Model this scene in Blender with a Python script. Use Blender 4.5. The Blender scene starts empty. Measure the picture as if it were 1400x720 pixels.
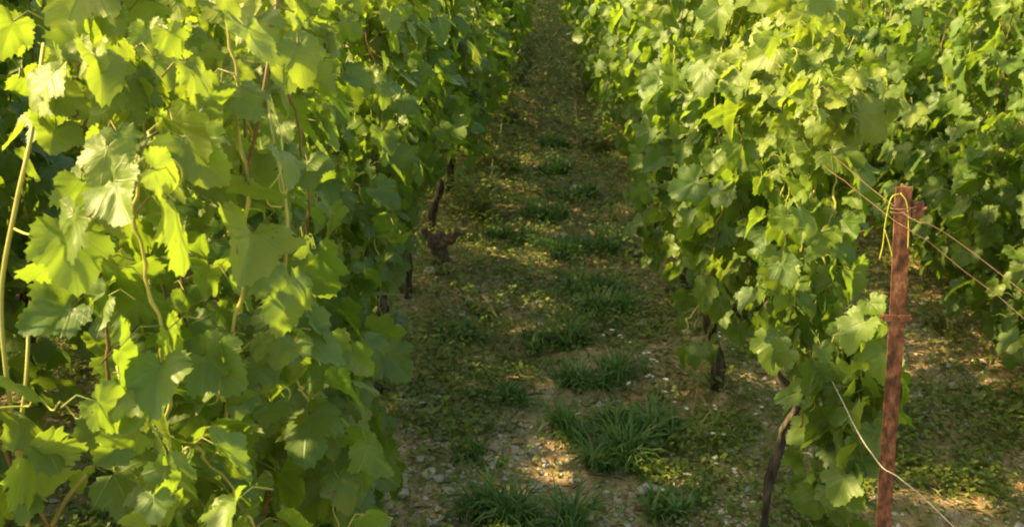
import bpy, math, random
import numpy as np
from mathutils import Vector, noise as mnoise

SC = bpy.context.scene
COL = SC.collection
R = math.radians
PI = math.pi

# ------------------------------------------------------------------ camera
EYE = 1.75
PITCH = R(18.8)
YAW = R(1.74)
cam_d = bpy.data.cameras.new('camera')
cam = bpy.data.objects.new('camera', cam_d)
COL.objects.link(cam)
cam.location = (0, 0, EYE)
cam.rotation_euler = (PI / 2 - PITCH, 0, YAW)
cam_d.lens = 36.0
cam_d.sensor_width = 36.0
cam_d.clip_start = 0.05
cam_d.clip_end = 600
cam_d.dof.use_dof = True
cam_d.dof.focus_distance = 2.3
cam_d.dof.aperture_fstop = 11.0
SC.camera = cam

# ------------------------------------------------------------------ sky + sun
SUN_EL = R(33)
SUN_AZ = R(90)      # measured from +Y (the view direction) towards -X (left)
sun_dir = Vector((-math.sin(SUN_AZ) * math.cos(SUN_EL), math.cos(SUN_AZ) * math.cos(SUN_EL), math.sin(SUN_EL)))
w = bpy.data.worlds.new('World')
SC.world = w
w.use_nodes = True
nt = w.node_tree
sky = nt.nodes.new('ShaderNodeTexSky')
sky.sky_type = 'NISHITA'
sky.sun_disc = False
sky.sun_elevation = SUN_EL
sky.sun_rotation = -SUN_AZ
sky.air_density = 1.3
sky.dust_density = 3.0
tint = nt.nodes.new('ShaderNodeMix'); tint.data_type = 'RGBA'; tint.blend_type = 'MULTIPLY'
tint.inputs[0].default_value = 1.0; tint.inputs[7].default_value = (1.0, 0.91, 0.66, 1)      # hazy evening sky
nt.links.new(sky.outputs[0], tint.inputs[6]); nt.links.new(tint.outputs[2], nt.nodes['Background'].inputs[0])
nt.nodes['Background'].inputs[1].default_value = 0.135
sl = bpy.data.lights.new('sun', 'SUN')
sl.energy = 5.0
sl.angle = R(1.6)
sl.color = (1.0, 0.75, 0.34)
so = bpy.data.objects.new('sun', sl)
COL.objects.link(so)
so.rotation_euler = sun_dir.to_track_quat('Z', 'Y').to_euler()
SC.view_settings.view_transform = 'Standard'
SC.view_settings.look = 'None'
SC.view_settings.exposure = 1.90
SC.view_settings.gamma = 1.0
SC.render.engine = 'CYCLES'
SC.cycles.filter_width = 2.0
SC.cycles.max_bounces = 8
SC.cycles.transmission_bounces = 6
SC.cycles.diffuse_bounces = 5

# ------------------------------------------------------------------ helpers
def tag(o, label=None, cat=None, group=None, kind=None):
    if label: o['label'] = label
    if cat: o['category'] = cat
    if group: o['group'] = group
    if kind: o['kind'] = kind
    return o

def empty(name, loc=(0, 0, 0), rz=0.0):
    o = bpy.data.objects.new(name, None)
    o.empty_display_size = 0.1
    COL.objects.link(o)
    o.location = loc
    o.rotation_euler = (0, 0, rz)
    return o

class MB:
    """numpy mesh collector"""
    def __init__(self):
        self.v = []; self.f = []; self.n = 0; self.uv = []; self.col = []; self.mi = []
    def add(self, verts, faces, uv=None, col=None, mi=0):
        """faces: list of index arrays (k, m) of one size each"""
        verts = np.asarray(verts, dtype=np.float32)
        nv = len(verts)
        self.v.append(verts)
        self.uv.append(np.zeros((nv, 2), np.float32) if uv is None else np.asarray(uv, np.float32))
        if col is None:
            c = np.full((nv, 4), 0.5, np.float32)
        else:
            c = np.asarray(col, np.float32)
            if c.ndim == 1: c = np.tile(c, (nv, 1))
        self.col.append(c)
        for fa in faces:
            fa = np.asarray(fa, np.int32)
            self.f.append((fa + self.n, mi))
        self.n += nv
    def mesh(self, name, mats, smooth=True):
        me = bpy.data.meshes.new(name)
        V = np.concatenate(self.v)
        me.vertices.add(len(V))
        me.vertices.foreach_set('co', V.ravel())
        loops = np.concatenate([f.ravel() for f, _ in self.f])
        sizes = np.concatenate([np.full(len(f), f.shape[1], np.int32) for f, _ in self.f])
        mi = np.concatenate([np.full(len(f), m, np.int32) for f, m in self.f])
        starts = np.concatenate([[0], np.cumsum(sizes)[:-1]]).astype(np.int32)
        me.loops.add(len(loops))
        me.loops.foreach_set('vertex_index', loops)
        me.polygons.add(len(sizes))
        me.polygons.foreach_set('loop_start', starts)
        me.polygons.foreach_set('loop_total', sizes)
        me.polygons.foreach_set('material_index', mi)
        me.polygons.foreach_set('use_smooth', np.full(len(sizes), smooth))
        for m in mats: me.materials.append(m)
        UV = np.concatenate(self.uv)
        l = me.uv_layers.new(name='leafuv')
        l.data.foreach_set('uv', UV[loops].ravel())
        a = me.color_attributes.new('tone', 'FLOAT_COLOR', 'POINT')
        a.data.foreach_set('color', np.concatenate(self.col).ravel())
        me.update(calc_edges=True)
        me.validate()
        return me
    def build(self, name, mats, parent=None, smooth=True, loc=(0, 0, 0)):
        if not isinstance(mats, (list, tuple)): mats = [mats]
        o = bpy.data.objects.new(name, self.mesh(name, mats, smooth))
        COL.objects.link(o)
        o.location = loc
        if parent: o.parent = parent
        return o

def tube(mb, pts, rad, sides=6, mi=0, col=None, cap=True, wob=0.0, rng=None, squash=1.0):
    pts = np.asarray(pts, float)
    n = len(pts)
    rad = np.full(n, rad, float) if np.isscalar(rad) else np.asarray(rad, float)
    tang = np.gradient(pts, axis=0)
    tang /= (np.linalg.norm(tang, axis=1)[:, None] + 1e-9)
    ref = np.array([0.13, 0.97, 0.2]) if abs(tang[0][2]) > 0.6 else np.array([0.0, 0.1, 1.0])
    verts = []
    u = None
    for i in range(n):
        if u is None: u = np.cross(ref, tang[i])
        u = u - tang[i] * np.dot(u, tang[i])
        u /= (np.linalg.norm(u) + 1e-9)
        v = np.cross(tang[i], u)
        for k in range(sides):
            a = 2 * PI * k / sides
            rr = rad[i] * (1 + (wob * rng.uniform(-1, 1) if wob and rng is not None else 0))
            verts.append(pts[i] + u * math.cos(a) * rr + v * math.sin(a) * rr * squash)
    i0 = np.arange(n - 1)[:, None] * sides
    k0 = np.arange(sides)[None, :]
    k1 = (k0 + 1) % sides
    q = np.stack([i0 + k0, i0 + k1, i0 + sides + k1, i0 + sides + k0], -1).reshape(-1, 4)
    faces = [q]
    if cap:
        faces.append(np.arange(sides)[::-1][None, :])
        faces.append((np.arange(sides) + (n - 1) * sides)[None, :])
    mb.add(verts, faces, mi=mi, col=col)

def box(mb, c, s, mi=0, rot=None):
    c = np.array(c, float); s = np.array(s, float) / 2
    v = np.array([[x, y, z] for x in (-1, 1) for y in (-1, 1) for z in (-1, 1)], float) * s
    if rot is not None: v = v @ np.array(rot).T
    v = v + c
    f = np.array([[0, 1, 3, 2], [4, 6, 7, 5], [0, 4, 5, 1], [2, 3, 7, 6], [0, 2, 6, 4], [1, 5, 7, 3]])
    mb.add(v, [f], mi=mi)

def smooth_path(ctrl, n):
    """Catmull-Rom through control points"""
    c = np.asarray(ctrl, float)
    c = np.vstack([2 * c[0] - c[1], c, 2 * c[-1] - c[-2]])
    out = []
    m = len(c) - 3
    for i in range(n):
        t = i / (n - 1) * m
        k = min(int(t), m - 1); t -= k
        p0, p1, p2, p3 = c[k:k + 4]
        out.append(0.5 * ((2 * p1) + (-p0 + p2) * t + (2 * p0 - 5 * p1 + 4 * p2 - p3) * t * t + (-p0 + 3 * p1 - 3 * p2 + p3) * t ** 3))
    return np.array(out)

# lattice value noise, vectorised
_rs = np.random.RandomState(7)
_tab = _rs.rand(256, 256)
def vnoise(x, y):
    x = np.asarray(x, float); y = np.asarray(y, float)
    xi = np.floor(x).astype(int); yi = np.floor(y).astype(int)
    fx = x - xi; fy = y - yi
    fx = fx * fx * (3 - 2 * fx); fy = fy * fy * (3 - 2 * fy)
    a = _tab[xi % 256, yi % 256]; b = _tab[(xi + 1) % 256, yi % 256]
    c = _tab[xi % 256, (yi + 1) % 256]; d = _tab[(xi + 1) % 256, (yi + 1) % 256]
    return (a * (1 - fx) + b * fx) * (1 - fy) + (c * (1 - fx) + d * fx) * fy
def fbm(x, y, o=4):
    s = 0; a = 0.5; t = 0
    for i in range(o):
        s = s + a * vnoise(x * 2 ** i + 17.3 * i, y * 2 ** i + 5.1 * i); t += a; a *= 0.5
    return s / t

LEFT = [-0.57, -1.80, -3.05]
RIGHT = [0.67, 1.97, 3.22, 4.45]
ROWS = LEFT + RIGHT

def ground_h(x, y):
    x = np.asarray(x, float); y = np.asarray(y, float)
    h = 0.05 * (fbm(x * 0.9, y * 0.9, 2) - 0.5) + 0.045 * (fbm(x * 4, y * 4, 3) - 0.5) + 0.03 * (fbm(x * 17 + 9, y * 17, 3) - 0.5)
    for r in ROWS:
        h = h + 0.045 * np.exp(-((x - r) / 0.16) ** 2)       # earth banked up along the vines
    return h
def gz(x, y): return float(ground_h(x, y))

def ground_at(px, py):
    """where the view through that spot of the photograph meets level ground (used once, for measuring)"""
    a = (px - 700) / 1400; b = -(py - 360) / 1400
    fwd = math.cos(PITCH) + b * math.sin(PITCH)
    dz = -math.sin(PITCH) + b * math.cos(PITCH)
    t = -EYE / dz
    X, Y = a * t, fwd * t
    return (X * math.cos(YAW) - Y * math.sin(YAW), X * math.sin(YAW) + Y * math.cos(YAW))
def ray_at(px, py, dist):
    a = (px - 700) / 1400; b = -(py - 360) / 1400
    fwd = (math.cos(PITCH) + b * math.sin(PITCH)) * dist
    dz = (-math.sin(PITCH) + b * math.cos(PITCH)) * dist
    X = a * dist
    return (X * math.cos(YAW) - fwd * math.sin(YAW), X * math.sin(YAW) + fwd * math.cos(YAW), EYE + dz)

# ------------------------------------------------------------------ materials
def newmat(name):
    m = bpy.data.materials.new(name)
    m.use_nodes = True
    m.node_tree.nodes.clear()
    return m, m.node_tree.nodes, m.node_tree.links
def math_n(N, L, op, a, b=None, c=None, clamp=False):
    n = N.new('ShaderNodeMath'); n.operation = op; n.use_clamp = clamp
    for i, v in enumerate((a, b, c)):
        if v is None: continue
        if isinstance(v, (int, float)): n.inputs[i].default_value = v
        else: L.new(v, n.inputs[i])
    return n.outputs[0]
def mixc(N, L, fac, a, b, mode='MIX'):
    n = N.new('ShaderNodeMix'); n.data_type = 'RGBA'; n.blend_type = mode
    if isinstance(fac, (int, float)): n.inputs[0].default_value = fac
    else: L.new(fac, n.inputs[0])
    for s, v in ((6, a), (7, b)):
        if isinstance(v, tuple): n.inputs[s].default_value = (*v, 1)
        else: L.new(v, n.inputs[s])
    return n.outputs[2]
def noise_n(N, L, scale, detail=3, vec=None, rough=0.5):
    n = N.new('ShaderNodeTexNoise'); n.inputs['Scale'].default_value = scale
    n.inputs['Detail'].default_value = detail; n.inputs['Roughness'].default_value = rough
    if vec is not None: L.new(vec, n.inputs['Vector'])
    return n.outputs[0]
def ramp(N, L, fac, stops):
    n = N.new('ShaderNodeValToRGB')
    e = n.color_ramp.elements
    e[0].position, e[0].color = stops[0][0], (*stops[0][1], 1)
    e[1].position, e[1].color = stops[-1][0], (*stops[-1][1], 1)
    for p, c in stops[1:-1]:
        x = e.new(p); x.color = (*c, 1)
    L.new(fac, n.inputs[0])
    return n.outputs[0]

def leaf_material(name, dark, light, young, trans, transf=0.42, veins=True):
    m, N, L = newmat(name)
    out = N.new('ShaderNodeOutputMaterial')
    at = N.new('ShaderNodeAttribute'); at.attribute_name = 'tone'
    sep = N.new('ShaderNodeSeparateColor'); L.new(at.outputs['Color'], sep.inputs[0])
    rnd, yg, old = sep.outputs[0], sep.outputs[1], sep.outputs[2]
    tc = N.new('ShaderNodeTexCoord')
    n1 = noise_n(N, L, 26, 3, tc.outputs['Object'])
    base = mixc(N, L, rnd, dark, light)
    base = mixc(N, L, yg, base, young)
    blot = math_n(N, L, 'MULTIPLY', math_n(N, L, 'SUBTRACT', n1, 0.5), 0.9, clamp=True)
    base = mixc(N, L, blot, base, (light[0] * 1.5, light[1] * 1.25, light[2]))
    bumpsrc = n1
    if veins:
        uv = N.new('ShaderNodeUVMap'); uv.uv_map = 'leafuv'
        sx = N.new('ShaderNodeSeparateXYZ'); L.new(uv.outputs[0], sx.inputs[0])
        ax = math_n(N, L, 'ABSOLUTE', sx.outputs[0]); y = sx.outputs[1]
        d = ax
        for ang in (48, 100):
            ca, sa = math.cos(R(ang)), math.sin(R(ang))
            # perpendicular distance to the line along (sin, cos), only in front of the petiole
            perp = math_n(N, L, 'ABSOLUTE', math_n(N, L, 'SUBTRACT', math_n(N, L, 'MULTIPLY', ax, ca), math_n(N, L, 'MULTIPLY', y, sa)))
            d = math_n(N, L, 'MINIMUM', d, perp)
        # side veins: chevrons
        ch = math_n(N, L, 'MULTIPLY', math_n(N, L, 'SUBTRACT', y, math_n(N, L, 'MULTIPLY', ax, 0.8)), 7.5)
        chf = math_n(N, L, 'ABSOLUTE', math_n(N, L, 'SUBTRACT', math_n(N, L, 'FRACT', math_n(N, L, 'ADD', ch, 10.0)), 0.5))
        sv = math_n(N, L, 'SUBTRACT', 1.0, math_n(N, L, 'MULTIPLY', chf, 9.0), clamp=True)
        mv = math_n(N, L, 'SUBTRACT', 1.0, math_n(N, L, 'MULTIPLY', d, 42.0), clamp=True)
        vein = math_n(N, L, 'MAXIMUM', mv, math_n(N, L, 'MULTIPLY', sv, 0.28))
        base = mixc(N, L, math_n(N, L, 'MULTIPLY', vein, 0.55), base, (0.22, 0.27, 0.08))
        quilt = noise_n(N, L, 90, 2, tc.outputs['Object'])
        bumpsrc = math_n(N, L, 'SUBTRACT', math_n(N, L, 'MULTIPLY', quilt, 0.5), math_n(N, L, 'MULTIPLY', vein, 0.6))
    # brown scorch spots on some leaves
    n2 = noise_n(N, L, 60, 2, tc.outputs['Object'])
    spot = math_n(N, L, 'MULTIPLY', math_n(N, L, 'GREATER_THAN', n2, 0.70), old, clamp=True)
    base = mixc(N, L, spot, base, (0.16, 0.075, 0.03))
    # felted paler underside
    geo = N.new('ShaderNodeNewGeometry')
    base2 = mixc(N, L, math_n(N, L, 'MULTIPLY', geo.outputs['Backfacing'], 0.30), base, (0.13, 0.19, 0.06))
    p = N.new('ShaderNodeBsdfPrincipled')
    L.new(base2, p.inputs['Base Color'])
    p.inputs['Roughness'].default_value = 0.48
    p.inputs['Specular IOR Level'].default_value = 0.36
    bp = N.new('ShaderNodeBump'); bp.inputs['Strength'].default_value = 0.35; bp.inputs['Distance'].default_value = 0.004
    L.new(bumpsrc, bp.inputs['Height']); L.new(bp.outputs[0], p.inputs['Normal'])
    tr = N.new('ShaderNodeBsdfTranslucent')
    tcol = mixc(N, L, yg, trans, (trans[0] * 1.35, trans[1] * 1.1, trans[2]))
    tcol = mixc(N, L, math_n(N, L, 'MULTIPLY', rnd, 0.35), tcol, (trans[0] * 0.6, trans[1] * 0.75, trans[2]))
    if veins: tcol = mixc(N, L, math_n(N, L, 'MULTIPLY', vein, 0.5), tcol, (0.10, 0.16, 0.03))
    tcol = mixc(N, L, spot, tcol, (0.10, 0.04, 0.01))
    L.new(tcol, tr.inputs[0])
    mx = N.new('ShaderNodeMixShader'); mx.inputs[0].default_value = transf
    L.new(p.outputs[0], mx.inputs[1]); L.new(tr.outputs[0], mx.inputs[2])
    L.new(mx.outputs[0], out.inputs[0])
    return m

M = {}
M['leaf'] = leaf_material('vine_leaf', (0.013, 0.056, 0.006), (0.086, 0.145, 0.010), (0.25, 0.28, 0.03), (0.34, 0.50, 0.03), 0.37)
M['weed'] = leaf_material('weed_leaf', (0.065, 0.125, 0.015), (0.17, 0.22, 0.03), (0.30, 0.28, 0.06), (0.20, 0.32, 0.03), 0.3, veins=False)
M['grass'] = leaf_material('grass_blade', (0.035, 0.105, 0.022), (0.15, 0.27, 0.055), (0.32, 0.30, 0.10), (0.12, 0.30, 0.03), 0.3, veins=False)

def simple(name, stops, scale=30, rough=0.8, bump=0.3, bd=0.004, detail=4, spec=0.3, stretch=None):
    m, N, L = newmat(name)
    out = N.new('ShaderNodeOutputMaterial')
    tc = N.new('ShaderNodeTexCoord')
    vec = tc.outputs['Object']
    if stretch:
        mp = N.new('ShaderNodeMapping'); mp.inputs['Scale'].default_value = stretch
        L.new(vec, mp.inputs[0]); vec = mp.outputs[0]
    n = noise_n(N, L, scale, detail, vec, 0.6)
    p = N.new('ShaderNodeBsdfPrincipled')
    L.new(ramp(N, L, n, stops), p.inputs['Base Color'])
    p.inputs['Roughness'].default_value = rough
    p.inputs['Specular IOR Level'].default_value = spec
    b = N.new('ShaderNodeBump'); b.inputs['Strength'].default_value = bump; b.inputs['Distance'].default_value = bd
    L.new(n, b.inputs['Height']); L.new(b.outputs[0], p.inputs['Normal'])
    L.new(p.outputs[0], out.inputs[0])
    return m
M['bark'] = simple('vine_bark', [(0.32, (0.02, 0.016, 0.013)), (0.5, (0.062, 0.050, 0.040)), (0.7, (0.16, 0.135, 0.11))], 60, 0.95, 1.0, 0.012, 6, 0.2, (1, 1, 0.18))
M['cane_green'] = simple('green_shoot', [(0.3, (0.20, 0.24, 0.05)), (0.7, (0.33, 0.30, 0.09))], 12, 0.5, 0.1)
M['cane_red'] = simple('ripening_cane', [(0.3, (0.075, 0.04, 0.02)), (0.7, (0.17, 0.13, 0.045))], 12, 0.55, 0.15)
M['petiole'] = simple('leaf_stalk', [(0.35, (0.12, 0.17, 0.03)), (0.7, (0.20, 0.14, 0.045))], 5, 0.5, 0.05)
M['tendril'] = simple('tendril_green', [(0.3, (0.30, 0.34, 0.05)), (0.7, (0.42, 0.42, 0.08))], 15, 0.4, 0.05)
M['rust'] = simple('rusty_iron', [(0.3, (0.022, 0.012, 0.010)), (0.45, (0.065, 0.027, 0.015)), (0.56, (0.13, 0.052, 0.026)), (0.7, (0.17, 0.11, 0.075))], 80, 0.85, 0.6, 0.003, 8, 0.35, (1, 1, 0.5))
M['wire_rust'] = simple('rusty_wire', [(0.3, (0.07, 0.035, 0.022)), (0.7, (0.16, 0.10, 0.065))], 60, 0.7, 0.3, 0.001)
M['wire_pale'] = simple('galvanised_wire', [(0.3, (0.34, 0.30, 0.22)), (0.7, (0.55, 0.50, 0.38))], 60, 0.45, 0.2, 0.001)
M['stone'] = simple('chalk_stone', [(0.3, (0.36, 0.31, 0.25)), (0.6, (0.55, 0.50, 0.43)), (0.8, (0.70, 0.66, 0.6))], 22, 0.9, 0.6, 0.006)
M['stone_pink'] = simple('pinkish_stone', [(0.3, (0.34, 0.20, 0.15)), (0.7, (0.60, 0.42, 0.34))], 22, 0.9, 0.5, 0.006)
M['straw'] = simple('dry_straw', [(0.3, (0.30, 0.22, 0.10)), (0.7, (0.50, 0.42, 0.22))], 22, 0.8, 0.2)
M['litter'] = simple('dead_leaf', [(0.3, (0.10, 0.05, 0.025)), (0.7, (0.26, 0.15, 0.075))], 22, 0.85, 0.2)
M['petal'] = simple('white_petal', [(0.3, (0.62, 0.64, 0.58)), (0.7, (0.78, 0.78, 0.72))], 22, 0.7, 0.1)
M['knot'] = simple('split_wood', [(0.3, (0.04, 0.028, 0.02)), (0.6, (0.17, 0.125, 0.09)), (0.8, (0.34, 0.28, 0.21))], 38, 0.95, 1.0, 0.015)

def soil_material():
    m, N, L = newmat('vineyard_soil')
    out = N.new('ShaderNodeOutputMaterial')
    geo = N.new('ShaderNodeNewGeometry'); pos = geo.outputs['Position']
    n1 = noise_n(N, L, 1.6, 5, pos, 0.6); n2 = noise_n(N, L, 22, 6, pos, 0.7); n3 = noise_n(N, L, 4.5, 4, pos, 0.6)
    base = ramp(N, L, n2, [(0.28, (0.24, 0.125, 0.06)), (0.5, (0.45, 0.325, 0.20)), (0.72, (0.60, 0.48, 0.34))])
    base = mixc(N, L, math_n(N, L, 'MULTIPLY', math_n(N, L, 'SUBTRACT', n1, 0.42), 3.0, clamp=True), base, (0.31, 0.185, 0.095))
    moss = math_n(N, L, 'MULTIPLY', math_n(N, L, 'SUBTRACT', n3, 0.46), 5.0, clamp=True)
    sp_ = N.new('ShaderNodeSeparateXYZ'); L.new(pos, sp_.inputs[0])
    # soil colour blends darker and redder farther up the row
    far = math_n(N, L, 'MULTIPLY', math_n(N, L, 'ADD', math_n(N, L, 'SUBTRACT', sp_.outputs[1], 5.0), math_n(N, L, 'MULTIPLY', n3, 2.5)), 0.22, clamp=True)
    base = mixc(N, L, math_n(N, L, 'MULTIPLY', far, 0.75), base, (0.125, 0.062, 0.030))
    base = mixc(N, L, math_n(N, L, 'MULTIPLY', moss, 0.6), base, (0.13, 0.14, 0.035))
    v = N.new('ShaderNodeTexVoronoi'); v.inputs['Scale'].default_value = 46; L.new(pos, v.inputs['Vector'])
    sepc = N.new('ShaderNodeSeparateColor'); L.new(v.outputs['Color'], sepc.inputs[0])
    sel = math_n(N, L, 'GREATER_THAN', sepc.outputs[0], 0.80)
    dot = math_n(N, L, 'MULTIPLY', math_n(N, L, 'LESS_THAN', v.outputs['Distance'], 0.28), sel)
    base = mixc(N, L, math_n(N, L, 'MULTIPLY', dot, 0.75), base, (0.46, 0.40, 0.33))
    p = N.new('ShaderNodeBsdfPrincipled'); L.new(base, p.inputs['Base Color'])
    p.inputs['Roughness'].default_value = 0.95; p.inputs['Specular IOR Level'].default_value = 0.15
    hgt = math_n(N, L, 'ADD', math_n(N, L, 'MULTIPLY', n2, 1.0), math_n(N, L, 'MULTIPLY', dot, 0.4))
    b = N.new('ShaderNodeBump'); b.inputs['Strength'].default_value = 0.8; b.inputs['Distance'].default_value = 0.02
    L.new(hgt, b.inputs['Height']); L.new(b.outputs[0], p.inputs['Normal'])
    L.new(p.outputs[0], out.inputs[0])
    return m
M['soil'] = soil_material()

# ------------------------------------------------------------------ ground
def axis(fine0, fine1, step, lo, hi, growth=1.25):
    a = list(np.arange(fine0, fine1, step))
    s = step; x = fine0; left = []
    while x > lo: s *= growth; x -= s; left.append(x)
    s = step; x = a[-1]; right = []
    while x < hi: s *= growth; x += s; right.append(x)
    return np.array(left[::-1] + a + right)
gx = axis(-1.6, 2.8, 0.02, -250, 250)
gy = axis(1.2, 7.5, 0.022, -60, 400, 1.03)
X, Y = np.meshgrid(gx, gy, indexing='ij')
Z = ground_h(X, Y)
nx, ny = len(gx), len(gy)
ii = np.arange(nx - 1)[:, None] * ny + np.arange(ny - 1)[None, :]
q = np.stack([ii, ii + ny, ii + ny + 1, ii + 1], -1).reshape(-1, 4)
mb = MB(); mb.add(np.stack([X, Y, Z], -1).reshape(-1, 3), [q])
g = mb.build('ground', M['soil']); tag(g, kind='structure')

# ------------------------------------------------------------------ vine leaf templates
HALF = [(0.035, 0.02), (0.09, -0.13), (0.22, -0.235), (0.36, -0.22), (0.49, -0.12), (0.535, 0.0), (0.50, 0.085),
        (0.545, 0.13), (0.62, 0.24), (0.655, 0.38), (0.54, 0.455), (0.40, 0.50), (0.345, 0.535), (0.37, 0.64), (0.31, 0.79), (0.17, 0.90), (0.0, 1.03)]
def leaf_template(rng, res):
    lobe = rng.uniform(0.0, 1.0)
    half = np.array(HALF)
    half[12] += np.array([0.10, 0.05]) * (lobe - 0.35)
    half[11] += np.array([0.06, 0.02]) * (lobe - 0.35)
    if res == 2:      # toothed edge
        pts = []
        for i in range(len(half) - 1):
            a, b = half[i], half[i + 1]
            d = b - a; nrm = np.array([d[1], -d[0]]) / (np.linalg.norm(d) + 1e-9)
            pts.append(a)
            if i > 0:
                pts.append(a + d * 0.38 + nrm * 0.046 * rng.uniform(0.5, 1.4))
                pts.append(a + d * 0.55 - nrm * 0.006)
        pts.append(half[-1])
        half = np.array(pts)
    elif res == 0:
        half = half[[0, 2, 4, 6, 9, 12, 14, 16]]
    left = half[:-1][::-1] * np.array([-1, 1])
    outl = np.vstack([half, left])
    outl = outl + np.stack([rng.uniform(-0.012, 0.012, len(outl))] * 2, -1)
    n = len(outl)
    c = np.array([0, 0.14])
    rings = {2: [0.3, 0.55, 0.8, 1.0], 1: [0.5, 1.0], 0: [1.0]}[res]
    P = [c[None, :]]
    sm_ = outl.copy()
    for _ in range(3): sm_ = (np.roll(sm_, 1, 0) + sm_ * 2 + np.roll(sm_, -1, 0)) / 4
    for r in rings: P.append(c + ((outl if r == 1.0 else sm_) - c) * r)
    P = np.vstack(P)
    fold = rng.uniform(-0.15, 0.75); droop = rng.uniform(-0.1, 0.85); wav = rng.uniform(0.03, 0.11); ph = rng.uniform(0, 6.28); tw = rng.uniform(-0.25, 0.25)
    x, y = P[:, 0], P[:, 1]
    rr = np.sqrt(x ** 2 + (y - 0.14) ** 2); th = np.arctan2(x, y - 0.14)
    z = fold * np.abs(x) ** 1.25 - droop * np.clip(y, -0.3, 2) ** 2 * 0.6 - rng.uniform(0, 0.5) * x ** 2 + wav * rr ** 2 * 1.7 * np.sin(3 * th + ph) + tw * x * y
    z += wav * 0.35 * rr ** 3 * np.sin(7 * th + ph * 2) + 0.045 * np.sin(9 * x + ph) * np.sin(8 * y + ph * 3) + 0.014 * np.sin(23 * x + 2 * ph) * np.sin(21 * y + ph)
    F = []
    f3 = np.array([[0, 1 + i, 1 + (i + 1) % n] for i in range(n)])
    f4 = []
    for k in range(len(rings) - 1):
        o0 = 1 + k * n; o1 = o0 + n
        for i in range(n):
            j = (i + 1) % n
            f4.append([o0 + i, o1 + i, o1 + j, o0 + j])
    V = np.stack([x, y, z], -1)
    return V, P.copy(), f3[:, ::-1].copy(), (np.array(f4)[:, ::-1].copy() if f4 else None)
# orientation check: normal of (0,a,b) should be +z for reversed clockwise outline
TR = np.random.RandomState(3)
TEMPL = {r: [leaf_template(TR, r) for _ in range(26)] for r in (0, 1, 2)}

def place_leaves(mb, leaves, res, rng, mi=0):
    """leaves: list of (P, tipdir, normal, size, tone rgb); one batched add per template"""
    by = {}
    for lf in leaves:
        by.setdefault(rng.randint(len(TEMPL[res])), []).append(lf)
    for k, ls in by.items():
        V, UV, f3, f4 = TEMPL[res][k]
        n = len(ls)
        P = np.array([l[0] for l in ls]); T = np.array([l[1] for l in ls]); Nn = np.array([l[2] for l in ls])
        S = np.array([l[3] for l in ls]); C = np.array([l[4] for l in ls])
        T = T / np.linalg.norm(T, axis=1)[:, None]
        Nn = Nn - T * np.sum(T * Nn, 1)[:, None]; Nn /= (np.linalg.norm(Nn, axis=1)[:, None] + 1e-9)
        B = np.cross(T, Nn)
        W = P[:, None, :] + S[:, None, None] * (V[None, :, 0:1] * B[:, None, :] + V[None, :, 1:2] * T[:, None, :] + V[None, :, 2:3] * Nn[:, None, :])
        nv = len(V)
        off = (np.arange(n) * nv)[:, None, None]
        faces = [(f3[None] + off).reshape(-1, 3)]
        if f4 is not None: faces.append((f4[None] + off).reshape(-1, 4))
        mb.add(W.reshape(-1, 3), faces, uv=np.tile(UV, (n, 1)), col=np.repeat(np.concatenate([C, np.ones((n, 1))], 1), nv, 0), mi=mi)

def norm(v): v = np.asarray(v, float); return v / (np.linalg.norm(v) + 1e-9)

def leaf_on(rng, P0, out, size, young, top):
    """petiole end and blade axes for a leaf growing at P0 towards horizontal direction out"""
    pl = size * rng.uniform(0.45, 0.95)
    up = rng.uniform(-0.3, 0.5)
    pd = norm([out[0], out[1], up])
    P1 = P0 + pd * pl
    down = rng.uniform(0.2, 1.15) if not top else rng.uniform(-0.3, 0.8)
    tip = norm(np.array([out[0], out[1], 0]) * rng.uniform(0.15, 0.8) + np.array([rng.normal(0, .28), rng.normal(0, .45), -down]))
    nr = norm(np.array([out[0] * 0.8, out[1] * 0.6, 0.5]) + rng.normal(0, 0.6, 3))
    tone = (rng.beta(1.6, 1.8), np.clip(young * rng.uniform(0.4, 1.2) + (rng.rand() < 0.05) * 0.4, 0, 1), float(rng.rand() < 0.2))
    return (P1, tip, nr, size, tone), (P0, P1, pd)

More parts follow.
